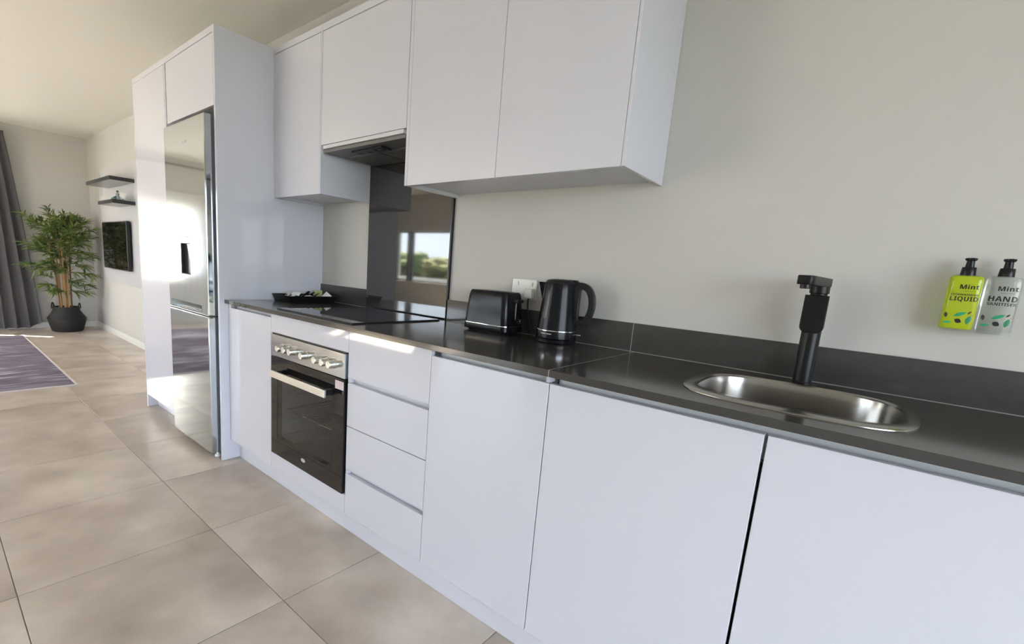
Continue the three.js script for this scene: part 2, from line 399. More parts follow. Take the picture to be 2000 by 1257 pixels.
{
  const t = thing('splashback', 'tall polished dark splashback panel behind the hob', 'splashback', [-1.1525, H, 0.008]);
  part(t, 'panel', box(-1.462, -0.852, H + 0.0008, 1.664, 0.001, 0.014, 0.001), M.splash);
  part(t, 'edge_strip', box(-0.8515, -0.8435, H + 0.1, 1.4595, 0.001, 0.0135, 0.0005), M.splashEdge);
}

// ---------------------------------------------------------------- oven
{
  const x0 = -1.4235, x1 = -0.8385, t = thing('built_in_oven', 'built-in oven with steel control panel and black glass door', 'oven', [(x0 + x1) / 2, 0.205, 0.3]);
  part(t, 'cavity', merge([box(x0 + 0.01, x1 - 0.01, 0.21, 0.23, 0.05, 0.555, 0), box(x0 + 0.01, x1 - 0.01, 0.655, 0.675, 0.05, 0.555, 0), box(x0 + 0.01, x0 + 0.03, 0.23, 0.655, 0.05, 0.555, 0), box(x1 - 0.03, x1 - 0.01, 0.23, 0.655, 0.05, 0.555, 0), box(x0 + 0.01, x1 - 0.01, 0.21, 0.675, 0.03, 0.05, 0)]), M.enamel);
  const fascia = part(t, 'control_panel', box(x0, x1, 0.688, 0.788, 0.55, 0.582, 0.0015), M.steel);
  part(t, 'panel_backing', box(x0 + 0.001, x1 + 0.002, 0.7885, 0.7925, 0.55, 0.576, 0), M.blackPlastic);
  for (const x of [-1.311, -1.256, -1.206, -1.110, -1.009, -0.954, -0.904]) {
    const g = loft([[0.0175, 0], [0.0175, 0.003], [0.0155, 0.005], [0.0150, 0.030], [0.0140, 0.032]].map(([r, y]) => circle(0, 0, r, y, 28)));
    g.rotateX(Math.PI / 2); g.translate(x, 0.737, 0.5825);
    const k = part(fascia, 'knob', g, M.satin);
    const m = box(-0.001, 0.001, 0.003, 0.0125, 0.0322, 0.0328, 0); m.translate(x, 0.737, 0.5825);
    part(k, 'pointer', m, M.emblem);
  }
  const s = new THREE.Shape([[x0, 0.2045], [x1, 0.2045], [x1, 0.684], [x0, 0.684]].map((p) => new THREE.Vector2(...p)));
  s.holes.push(new THREE.Path([[-1.366, 0.292], [-1.366, 0.600], [-0.918, 0.600], [-0.918, 0.292]].map((p) => new THREE.Vector2(...p))));
  const g = new THREE.ExtrudeGeometry(s, { depth: 0.022, bevelEnabled: true, bevelSize: 0.0008, bevelThickness: 0.0008, bevelSegments: 1, bevelOffset: -0.0008 });
  g.translate(0, 0, 0.558);
  const door = part(t, 'door', metreUV(g), M.blackGlass);
  const pg = new THREE.PlaneGeometry(0.448, 0.308); pg.translate(-1.142, 0.446, 0.5795);
  part(door, 'window_glass', pg, M.ovenGlass);
  part(door, 'handle', merge([box(-1.350, -0.905, 0.603, 0.634, 0.618, 0.628, 0.002)]), M.satin);
  for (const x of [-1.335, -0.935]) part(door, 'handle_post', box(x, x + 0.016, 0.607, 0.630, 0.5805, 0.618, 0.001), M.blackPlastic);
  part(door, 'energy_sticker', box(-0.8985, -0.8405, 0.640, 0.674, 0.5808, 0.5814, 0), M.sticker);
  const eg = loft([circle(0, 0, 0.012, 0, 24), circle(0, 0, 0.011, 0.001, 24)]); eg.rotateX(Math.PI / 2); eg.scale(1.5, 0.75, 1); eg.translate(-1.135, 0.253, 0.5808);
  part(door, 'emblem', eg, M.emblem);
  const rack = [rod([x0 + 0.035, 0.42, 0.52], [x1 - 0.035, 0.42, 0.52], 0.003, 6), rod([x0 + 0.035, 0.42, 0.10], [x1 - 0.035, 0.42, 0.10], 0.003, 6)];
  for (let i = 0; i < 15; i++) { const x = lerp(x0 + 0.05, x1 - 0.05, i / 14); rack.push(rod([x, 0.42, 0.10], [x, 0.42, 0.52], 0.0015, 5)); }
  part(t, 'wire_rack', merge(rack), M.chrome);
  for (const x of [x0 + 0.034, x1 - 0.034]) for (let i = 0; i < 5; i++) part(t, 'rack_guide', rod([x, 0.29 + i * 0.065, 0.08], [x, 0.29 + i * 0.065, 0.53], 0.0025, 5), M.chrome);
}
// ---------------------------------------------------------------- hob
{
  const t = thing('ceramic_hob', 'black glass ceramic hob set into the worktop', 'hob', [-1.148, H, 0.295]);
  part(t, 'glass_top', box(-1.444, -0.853, H + 0.0002, H + 0.006, 0.050, 0.541, 0.002), M.blackGlass);
  part(t, 'trim', box(-1.4455, -0.8515, H + 0.0001, H + 0.003, 0.0485, 0.5425, 0.001), M.blackPlastic);
}
// ---------------------------------------------------------------- sink and tap
{
  const { cx, cz } = SINK, ix = 0.5690, iz = 0.2925;
  const t = thing('sink', 'round cornered stainless steel inset sink bowl', 'sink', [cx, H - 0.16, cz]);
  const rims = [[cx, cz, 0.2225, 0.2075, H + 0.0004], [cx, cz, 0.2220, 0.2070, H + 0.0024], [cx, cz, 0.2170, 0.2020, H + 0.0040], [lerp(cx, ix, 0.6), lerp(cz, iz, 0.6), 0.206, 0.180, H + 0.0032], [ix, iz, 0.2010, 0.1700, H + 0.0022], [ix, iz, 0.1975, 0.1665, H - 0.003]];
  part(t, 'rim', loft(rims.map(([a, b, w, d, y]) => superRing(a, b, w, d, 3.4, y, 96)), false, false, 0.9), M.sinkSteel);
  const bowl = [[0.1975, 0.1665, H - 0.003], [0.1950, 0.1640, H - 0.02], [0.1900, 0.1590, H - 0.10], [0.182, 0.151, H - 0.135], [0.165, 0.134, H - 0.150], [0.10, 0.09, H - 0.155], [0.04, 0.04, H - 0.157]];
  part(t, 'bowl', loft(bowl.map(([w, d, y]) => superRing(ix, iz, w, d, 3.4, y, 96)).reverse(), true, false, 0.9), M.sinkSteel);
  part(t, 'drain', stack(ix, iz, [[0.040, H - 0.1565], [0.040, H - 0.154], [0.034, H - 0.153], [0.030, H - 0.1555], [0.004, H - 0.1555]], 32), M.chrome);
}
{
  const t = thing('mixer_tap', 'matte black mixer tap standing behind the sink', 'tap', [0.5625, H, 0.068]);
  local(t, 'body', stack(0, 0, [[0.0245, 0.0005], [0.0245, 0.004], [0.0222, 0.006], [0.0222, 0.236], [0.0212, 0.2375]], 40), M.matteBlack);
  local(t, 'collar', stack(0, 0, [[0.0190, 0.2376], [0.0190, 0.2445], [0.0222, 0.246], [0.0222, 0.2660]], 40), M.matteBlack);
  const sp = new THREE.Shape(); sp.moveTo(-0.0205, -0.022); sp.lineTo(0.0205, -0.022); sp.lineTo(0.0185, 0.165); sp.quadraticCurveTo(0.018, 0.185, 0.008, 0.186); sp.lineTo(-0.008, 0.186); sp.quadraticCurveTo(-0.018, 0.185, -0.0185, 0.165); sp.closePath();
  const g = new THREE.ExtrudeGeometry(sp, { depth: 0.018, bevelEnabled: true, bevelSize: 0.002, bevelThickness: 0.002, bevelSegments: 2, bevelOffset: -0.002 });
  g.rotateX(Math.PI / 2); g.translate(0, 0.2835, 0); g.rotateY(-0.10);
  const spout = local(t, 'spout', metreUV(creased(g, 0.5)), M.matteBlack);
  const a = stack(0, 0.168, [[0.0095, 0.2535], [0.0110, 0.2545], [0.0110, 0.2658]], 24); a.rotateY(-0.10);
  local(spout, 'aerator', a, M.blackPlastic);
  const lv = new THREE.Shape(); lv.moveTo(-0.026, 0.240); lv.lineTo(0.026, 0.240); lv.lineTo(0.0265, 0.160); lv.quadraticCurveTo(0.0265, 0.141, 0.008, 0.140); lv.lineTo(-0.008, 0.140); lv.quadraticCurveTo(-0.0265, 0.141, -0.0265, 0.160); lv.closePath();
  const lg = new THREE.ExtrudeGeometry(lv, { depth: 0.012, bevelEnabled: true, bevelSize: 0.0025, bevelThickness: 0.0025, bevelSegments: 3, bevelOffset: -0.0025 });
  lg.translate(0, 0, 0.0235);
  local(t, 'lever', metreUV(creased(lg, 0.5)), M.matteBlack);
}
// ---------------------------------------------------------------- kettle
{
  const cx = -0.200, cz = 0.098;
  const k = thing('kettle', 'glossy black cordless kettle with chrome ring and looped handle', 'kettle', [cx, H + 0.0178, cz]);
  local(k, 'power_base', stack(0, 0, [[0.068, 0.0003], [0.070, 0.004], [0.0745, 0.005], [0.0755, 0.015], [0.074, 0.0165], [0.060, 0.0175]], 48).translate(0, -0.0178, 0), M.blackGloss);
  k.rotation.y = 0.26;
  local(k, 'body', stack(0, 0, [[0.0700, 0.0002], [0.0738, 0.002], [0.0742, 0.026], [0.0738, 0.0275], [0.0728, 0.034], [0.0690, 0.08], [0.0640, 0.13], [0.0600, 0.175], [0.0585, 0.196], [0.0570, 0.201]], 56, 0.7), M.kettleBlack);
  local(k, 'chrome_ring', stack(0, 0, [[0.0735, 0.0278], [0.0748, 0.0285], [0.0748, 0.0312], [0.0735, 0.0320]], 56), M.chrome);
  const lid = local(k, 'lid', stack(0, 0, [[0.0565, 0.2008], [0.0555, 0.206], [0.046, 0.2125], [0.025, 0.2155], [0.006, 0.2162]], 48, 0.8), M.blackPlastic);
  local(lid, 'lid_tab', (() => { const g = box(0.020, 0.062, 0.2065, 0.2150, -0.017, 0.017, 0.004); return g; })(), M.blackPlastic);
  {
    const P = [V(-0.044, 0.201, 0.036), V(-0.084, 0.201, 0.0), V(-0.044, 0.201, -0.036), V(-0.060, 0.115, 0.0), V(-0.050, 0.202, 0.028), V(-0.084, 0.202, 0)];
    const g = new THREE.BufferGeometry(), f = [0, 1, 3, 1, 2, 3, 0, 2, 1, 0, 3, 2], pos = [];
    for (const i of f) pos.push(P[i].x, P[i].y, P[i].z);
    g.setAttribute('position', new THREE.Float32BufferAttribute(pos, 3)); g.computeVertexNormals();
    local(k, 'spout', metreUV(g), M.blackGloss);
  }
  {
    const s = new THREE.Shape(); s.moveTo(0.050, 0.206); s.bezierCurveTo(0.085, 0.212, 0.112, 0.204, 0.124, 0.170); s.bezierCurveTo(0.136, 0.135, 0.132, 0.085, 0.108, 0.066); s.bezierCurveTo(0.096, 0.057, 0.084, 0.055, 0.066, 0.056); s.lineTo(0.064, 0.072); s.bezierCurveTo(0.082, 0.072, 0.092, 0.076, 0.099, 0.086); s.bezierCurveTo(0.112, 0.106, 0.112, 0.140, 0.105, 0.160); s.bezierCurveTo(0.098, 0.180, 0.088, 0.185, 0.078, 0.184); s.bezierCurveTo(0.072, 0.183, 0.074, 0.150, 0.0735, 0.074); s.lineTo(0.062, 0.074); s.lineTo(0.055, 0.190); s.closePath();
    const g = new THREE.ExtrudeGeometry(s, { depth: 0.022, bevelEnabled: true, bevelSize: 0.003, bevelThickness: 0.003, bevelSegments: 3, curveSegments: 16, bevelOffset: -0.002 });
    g.translate(0, 0, -0.011);
    local(k, 'handle', metreUV(creased(g, 0.6)), M.blackPlastic);
  }
  { // water gauge on the side that faces the room
    const pos = [], idx = [], n = 12, m = 14, a0 = Math.PI / 2 + 0.48;
    for (let j = 0; j <= m; j++) for (let i = 0; i <= n; i++) {
      const v = j / m, y = 0.070 + v * 0.105, e = Math.min(1, Math.sqrt(Math.max(0, 1 - Math.pow(Math.max(0, Math.abs(v - 0.5) * 2 - 0.82) / 0.18, 2)))), r = lerp(0.0698, 0.0602, v) + 0.0012, a = a0 + (i / n - 0.5) * 0.30 * Math.max(e, 0.05);
      pos.push(r * Math.cos(a), y, r * Math.sin(a));
    }
    for (let j = 0; j < m; j++) for (let i = 0; i < n; i++) { const a = j * (n + 1) + i; idx.push(a, a + n + 1, a + 1, a + 1, a + n + 1, a + n + 2); }
    const g = new THREE.BufferGeometry(); g.setAttribute('position', new THREE.Float32BufferAttribute(pos, 3)); g.setIndex(idx); g.computeVertexNormals();
    local(k, 'water_gauge', g, std(lin(0.018, 0.020, 0.026), 0.25, { side: THREE.DoubleSide }));
  }
  for (const [a0, a1] of [[2.10, 1.83], [1.80, 1.53]]) {
    const pts = []; for (let i = 0; i <= 6; i++) { const a = lerp(a0, a1, i / 6); pts.push([0.0742 * Math.cos(a), 0.0185, 0.0742 * Math.sin(a)]); }
    local(k, 'maker_mark', tube(pts, 0.0011, 12, 5), M.paperWhite);
  }
  local(k, 'switch', rod([0.070, 0.018, 0.004], [0.094, 0.0185, 0.006], 0.0028, 8), M.chrome);
}
// ---------------------------------------------------------------- toaster
{
  const cx = -0.510, cz = 0.083, t = thing('toaster', 'glossy black two slice toaster with chrome band', 'toaster', [cx, H, cz]);
  local(t, 'foot', loft([rectRing(0, 0, 0.100, 0.052, 0.02, 0.0004), rectRing(0, 0, 0.102, 0.054, 0.02, 0.007)]), M.blackPlastic);
  const R = [[0.1120, 0.0660, 0.026, 0.0072], [0.1135, 0.0672, 0.026, 0.010], [0.1130, 0.0670, 0.026, 0.030], [0.1115, 0.0660, 0.026, 0.034], [0.1080, 0.0645, 0.026, 0.09], [0.1020, 0.0600, 0.026, 0.145], [0.0995, 0.0570, 0.026, 0.160], [0.0950, 0.0520, 0.024, 0.1665]];
  const body = local(t, 'body', loft(R.map(([w, d, r, y]) => rectRing(0, 0, w, d, r, y, 8)), true, true, 0.5), M.kettleBlack);
  local(t, 'chrome_band', loft([[0.1128, 0.0668, 0.0300], [0.1142, 0.0680, 0.0305], [0.1140, 0.0678, 0.0332], [0.1120, 0.0662, 0.0338]].map(([w, d, y]) => rectRing(0, 0, w, d, 0.027, y, 8)), false, false), M.chrome);
  for (const z of [-0.022, 0.022]) local(body, 'slot', box(-0.068, 0.068, 0.1660, 0.1672, z - 0.012, z + 0.012, 0.0005), M.matteBlack);
  local(t, 'lever_track', box(0.1075, 0.1100, 0.055, 0.125, -0.004, 0.002, 0.0005), M.alu);
  local(t, 'lever', box(0.104, 0.130, 0.128, 0.140, -0.022, 0.020, 0.003), M.blackPlastic);
  const g = stack(0, 0, [[0.011, 0], [0.010, 0.012], [0.009, 0.0135]], 24); g.rotateZ(-Math.PI / 2); g.translate(0.1095, 0.052, -0.020);
  const kn = local(t, 'browning_knob', g, M.blackPlastic);
  const g2 = stack(0, 0, [[0.0075, 0], [0.0070, 0.0015]], 20); g2.rotateZ(-Math.PI / 2); g2.translate(0.1232, 0.052, -0.020);
  local(kn, 'knob_cap', g2, M.chrome);
}
// ---------------------------------------------------------------- socket and plug
{
  const t = thing('wall_socket', 'white double wall socket plate behind the toaster', 'socket', [-0.420, 1.0385, 0.003]);
  part(t, 'plate', box(-0.482, -0.360, 1.0385, 1.1225, 0.0003, 0.010, 0.003), M.whitePlastic);
  for (const x of [-0.462, -0.392]) part(t, 'rocker', box(x, x + 0.014, 1.095, 1.112, 0.0102, 0.0135, 0.001), M.whitePlastic);
  const p = thing('power_plug', 'white plug with black cord pushed into the wall socket', 'plug', [-0.405, 1.062, 0.025]);
  part(p, 'plug_body', box(-0.404, -0.366, 1.046, 1.086, 0.0105, 0.034, 0.007), M.whitePlastic);
  part(p, 'cord', tube([[-0.385, 1.048, 0.026], [-0.383, 1.02, 0.028], [-0.378, 0.97, 0.024], [-0.362, 0.918, 0.022], [-0.345, H + 0.0035, 0.03], [-0.315, H + 0.0035, 0.05], [-0.275, H + 0.0040, 0.068]], 0.003, 40, 8), M.blackPlastic);
}
// ---------------------------------------------------------------- tray with sachets
{
  const x0 = -1.914, x1 = -1.706, z0 = 0.030, z1 = 0.335, cx = (x0 + x1) / 2, cz = (z0 + z1) / 2;
  const t = thing('serving_tray', 'black rectangular serving tray in the corner by the fridge panel', 'tray', [cx, H, cz]);
  const rings = [[0.090, 0.138, 0.0004], [0.1035, 0.1515, 0.038], [0.1005, 0.1485, 0.038], [0.089, 0.137, 0.006]].map(([w, d, y]) => rectRing(0, 0, w, d, 0.008, y, 4));
  local(t, 'tray_shell', loft(rings, true, true, 0.4), M.matteBlack);
  for (const z of [-0.045, 0.045]) local(t, 'divider', box(-0.092, 0.092, 0.0065, 0.030, z - 0.002, z + 0.002, 0.0006), M.matteBlack);
  const sachet = (name, label, cat, p, rot, w, h, mat, group, band) => {
    const s = thing(name, label, cat, [cx + p[0], H + p[1], cz + p[2]], group);
    s.rotation.set(...rot);
    local(s, 'packet', loft([superRing(0, 0, w / 2, 0.0006, 2.4, 0, 20), superRing(0, 0, w / 2, 0.0030, 2.4, h * 0.2, 20), superRing(0, 0, w / 2, 0.0034, 2.4, h * 0.7, 20), superRing(0, 0, w / 2, 0.0006, 2.4, h, 20)], true, true, 0.8), mat);
    if (band) local(s, 'printed_band', loft([superRing(0, 0, w / 2 + 0.0004, 0.0038, 2.4, h * 0.42, 20), superRing(0, 0, w / 2 + 0.0004, 0.0038, 2.4, h * 0.58, 20)], false, false, 0.8), M.blackPlastic);
    return s;
  };
  for (let i = 0; i < 5; i++) sachet('sugar_sachet', i % 2 ? 'small plain white sachet leaning in the front slot of the black tray' : 'small white sachet with black band leaning in the front tray slot', 'sachet', [-0.072 + i * 0.030, 0.0085, 0.098 + 0.004 * (i % 2)], [-0.75, 0.12 * (i - 2), 0.18], 0.026, 0.062, M.paperWhite, 'white sachets standing in the tray', i % 2 === 0);
  for (let i = 0; i < 3; i++) sachet('coffee_stick', 'slim black coffee stick slanting across the middle of the tray', 'coffee stick', [-0.03 + i * 0.03, 0.010, 0.022 - i * 0.012], [-1.05, 0.5 - 0.3 * i, 0.1], 0.016, 0.085, M.blackGloss, 'black coffee sticks in the tray');
  for (let i = 0; i < 3; i++) sachet('creamer_sachet', 'wide white packet lying in the middle slot of the black tray', 'sachet', [-0.045 + i * 0.040, 0.0095, 0.030], [-1.15, 0.25 * (i - 1), 0.12], 0.034, 0.060, M.paperWhite, 'wide white packets in the tray');
  sachet('tea_bag', 'olive green tea sachet propped up at the back of the tray', 'tea bag', [0.012, 0.0085, -0.075], [-0.35, 0.55, 0.35], 0.055, 0.058, M.paperGreen);
  sachet('tea_bag', 'white tea sachet beside the olive green one in the tray', 'tea bag', [0.046, 0.0085, -0.085], [-0.5, 0.4, -0.35], 0.050, 0.056, M.paperWhite);
}
// ---------------------------------------------------------------- bottles on the wall
function bottleArt(lines) {
  const c = document.createElement('canvas'); c.width = 512; c.height = 1024;
  const x = c.getContext('2d'); x.clearRect(0, 0, 512, 1024);
  x.fillStyle = '#14160f'; x.textAlign = 'center';
  x.font = 'bold 132px sans-serif'; x.fillText('Mint', 310, 180);
  x.font = 'bold 30px sans-serif'; for (let i = 0; i < 7; i++) x.fillRect(230 + i * 26, 222, 14, 8);
  for (const [txt, size, y] of lines) { x.font = 'bold ' + size + 'px sans-serif'; x.fillText(txt, 270, y, 440); }
  const leaf = (cx, cy, a, b, rot, col) => { x.save(); x.translate(cx, cy); x.rotate(rot); x.beginPath(); x.moveTo(-a, 0); x.quadraticCurveTo(-a * 0.2, -b * 1.6, a, 0); x.quadraticCurveTo(a * 0.1, b * 1.6, -a, 0); x.fillStyle = col; x.fill(); x.restore(); };
  leaf(270, 730, 105, 46, -0.5, '#1f9a68'); leaf(60, 760, 62, 32, 1.4, '#16150f'); leaf(405, 690, 42, 20, -0.9, '#16150f');
  leaf(410, 850, 95, 52, 1.75, '#1c7f55'); leaf(260, 880, 60, 58, 0.5, '#1a151a'); leaf(105, 920, 68, 30, -0.1, '#23a878'); leaf(455, 745, 22, 12, 1.3, '#9a7a20');
  const t = new THREE.CanvasTexture(c); t.colorSpace = THREE.SRGBColorSpace; return t;
}
function bottle(label, x, mat, lines) {
  const z = 0.036, y = 1.085, t = thing('pump_bottle', label, 'bottle', [x, y, z]);
  const e = 4.2, W = 0.0282, D = 0.0200;
  const body = local(t, 'body', loft([[0.94, 0], [1, 0.003], [1, 0.114], [0.975, 0.1185], [0.88, 0.1220], [0.42, 0.1237]].map(([k, yy]) => superRing(0, 0, W * k, D * k, e, yy + 0.0006, 48)), true, true, 0.7), mat);
  const cap = local(t, 'pump_collar', stack(0, 0, [[0.0130, 0.1245], [0.0132, 0.126], [0.0122, 0.1425], [0.0115, 0.1435]], 32), M.blackPlastic);
  local(cap, 'pump_stem', stack(0, 0, [[0.0078, 0.1436], [0.0068, 0.158]], 24), M.blackPlastic);
  const head = stack(0, 0, [[0.0085, 0.1581], [0.0105, 0.161], [0.0105, 0.1635], [0.0095, 0.1645]], 28);
  local(cap, 'pump_head', merge([head, box(-0.0045, 0.0045, 0.1590, 0.1640, 0.004, 0.020, 0.001)]), M.blackPlastic);
  const pos = [], uv = [], idx = [], n = 24;
  for (let j = 0; j <= 1; j++) for (let i = 0; i <= n; i++) {
    const a = lerp(Math.PI - 0.16, 0.16, i / n), c = Math.cos(a), s = Math.sin(a);
    pos.push((W + 0.0005) * Math.sign(c) * Math.pow(Math.abs(c), 2 / e), 0.004 + j * 0.108, (D + 0.0005) * Math.pow(Math.abs(s), 2 / e));
    uv.push((pos[pos.length - 3] / W + 1) / 2, j);
  }
  for (let i = 0; i < n; i++) idx.push(i, i + 1, i + n + 2, i, i + n + 2, i + n + 1);
  const g = new THREE.BufferGeometry(); g.setAttribute('position', new THREE.Float32BufferAttribute(pos, 3)); g.setAttribute('uv', new THREE.Float32BufferAttribute(uv, 2)); g.setIndex(idx); g.computeVertexNormals();
  local(body, 'printed_label', g, new THREE.MeshStandardMaterial({ map: bottleArt(lines), transparent: true, roughness: 0.4, side: THREE.DoubleSide }));
  return t;
}
bottle('yellow green dishwashing liquid bottle with black pump on the wall', 0.832, M.liquid, [['DISHWASHING', 60, 325], ['LIQUID', 132, 440]]);
bottle('clear hand sanitiser bottle with black pump on the wall', 0.8925, M.gel, [['HAND', 150, 400], ['SANITISER', 84, 490]]);
for (const [x, label] of [[0.832, 'clear acrylic wall bracket holding the yellow green bottle'], [0.8925, 'clear acrylic wall bracket holding the clear bottle']]) {
  const t = thing('bottle_bracket', label, 'bracket', [x, 1.08, 0.006]);
  part(t, 'back_plate', box(x - 0.018, x + 0.018, 1.0800, 1.2150, 0.0004, 0.0034, 0.001), M.acrylic);
  part(t, 'foot_ledge', box(x - 0.026, x + 0.026, 1.0805, 1.0846, 0.0034, 0.058, 0.001), M.acrylic);
  const ring = loft([rectRing(x, 0.036, 0.0245, 0.0320, 0.012, 1.2080), rectRing(x, 0.036, 0.0245, 0.0320, 0.012, 1.2092), rectRing(x, 0.036, 0.0140, 0.0140, 0.0135, 1.2092), rectRing(x, 0.036, 0.0140, 0.0140, 0.0135, 1.2080), rectRing(x, 0.036, 0.0245, 0.0320, 0.012, 1.2080)], false, false, 0.4);
  part(t, 'neck_ring', ring, M.acrylic);
}
// ---------------------------------------------------------------- wall cabinets
const UT = 2.181;
function wallCabinet(label, x0, x1, yb, doors, opt = {}) {
  const t = thing('wall_cabinet', label, 'cabinet', [(x0 + x1) / 2, yb, 0.15]);
  const fs = opt.flushSides || [0, 0], L = x0 + 0.0006, R = x1 - 0.0006;
  part(t, 'side_panel', box(L, L + 0.0165, yb, YT - 0.001, 0.001, fs[0] ? DU : DU - 0.0205), M.gloss);
  part(t, 'side_panel', box(R - (fs[1] ? 0.0095 : 0.0165), R, yb, YT - 0.001, 0.001, fs[1] ? DU : DU - 0.0205), M.gloss);
  part(t, 'bottom_panel', box(L + 0.017, R - 0.017, yb + (opt.recess ?? 0.014), yb + (opt.recess ?? 0.014) + 0.016, 0.001, opt.bottomFront ?? DU - 0.0205), M.carcass);
  part(t, 'top_panel', box(L + 0.017, R - 0.017, YT - 0.020, YT - 0.002, 0.001, DU - 0.022), M.carcass);
  part(t, 'back_panel', box(L + 0.017, R - 0.017, yb + 0.03, YT - 0.021, 0.001, 0.006), M.carcass);
  part(t, 'top_filler', box(fs[0] ? L + 0.017 : L, fs[1] ? R - 0.010 : R, UT + 0.0035, YT, DU - 0.0195, DU), M.gloss);
  for (const [a, b, y0] of doors) part(t, 'door', box(a, b, y0, UT, DU - 0.0185, DU), M.gloss);
  return t;
}
wallCabinet('narrow white gloss wall cabinet against the tall fridge panel', XP, -1.460, YU, [[XP + 0.001, -1.4720, YU]], { flushSides: [0, 1] });
wallCabinet('white gloss wall cabinet with flap door above the extractor hood', -1.460, -0.8455, 1.6655, [[-1.4575, -0.8475, 1.6835]], { recess: 0, bottomFront: DU - 0.001 });
wallCabinet('wide white gloss wall cabinet with two doors above the kettle', -0.8449, 0.0836, YU, [[-0.8265, -0.3785, YU], [-0.3765, 0.0722, YU]], { flushSides: [1, 1] });
{
  const t = thing('extractor_hood', 'grey built-in extractor hood under the flap cabinet', 'hood', [-1.153, 1.632, 0.16]);
  const hx0 = -1.448, hx1 = -0.858;
  part(t, 'housing', box(hx0, hx1, 1.648, 1.6650, 0.018, 0.306, 0.003), M.hoodGrey);
  for (const [a, b] of [[-1.415, -1.156], [-1.146, -0.882]]) {
    const f = part(t, 'grease_filter', box(a, b, 1.6435, 1.6478, 0.026, 0.205, 0.001), M.hoodGrey);
    const bars = []; for (let i = 0; i < 12; i++) bars.push(box(a + 0.012, b - 0.012, 1.6422, 1.6436, 0.036 + i * 0.0135, 0.0405 + i * 0.0135, 0));
    part(f, 'filter_mesh', merge(bars), M.hoodMesh);
  }
  part(t, 'control_strip', box(-1.27, -1.05, 1.6400, 1.6478, 0.215, 0.272, 0.002), M.blackPlastic);
  for (let i = 0; i < 4; i++) part(t, 'button', box(-1.255 + i * 0.052, -1.222 + i * 0.052, 1.6378, 1.6400, 0.232, 0.256, 0.0008), M.darkGrey);
}
// ---------------------------------------------------------------- tall units and fridge
part(thing('end_panel', 'tall white gloss panel between the fridge and the worktop', 'panel', [XP - 0.009, 0, 0.3]), 'board', box(-1.9405, XP, 0.002, YT, 0.001, DT), M.gloss);
{
  const t = thing('fridge_top_cabinet', 'white gloss cabinet with flap door above the fridge', 'cabinet', [-2.276, 1.845, 0.3]);
  part(t, 'body', box(-2.6115, -1.9415, 1.862, YT - 0.001, 0.001, DT - 0.021), M.carcass);
  part(t, 'flap_door', box(-2.5945, -1.9430, 1.856, UT, DT - 0.0185, DT), M.gloss);
  part(t, 'top_filler', box(-2.6115, -1.9415, UT + 0.0035, YT, DT - 0.019, DT), M.gloss);
}
{
  const t = thing('tall_cabinet', 'tall white gloss larder cabinet left of the fridge', 'cabinet', [-2.92, 0, 0.3]);
  part(t, 'side_panel', box(-3.2264, -3.2100, 0.001, YT, 0.001, DT), M.gloss);
  part(t, 'side_panel', box(-2.6300, -2.6125, 0.001, YT, 0.001, DT), M.gloss);
  part(t, 'body', box(-3.2095, -2.6305, 0.10, YT - 0.001, 0.001, DT - 0.021), M.carcass);
  part(t, 'door', box(-3.2080, -2.6345, 0.094, UT, DT - 0.0185, DT), M.gloss);
  part(t, 'top_filler', box(-3.2095, -2.6305, UT + 0.0035, YT, DT - 0.019, DT), M.gloss);
  part(t, 'plinth', box(-3.2095, -2.6305, 0.001, 0.088, 0.53, 0.548), M.plinth);
}
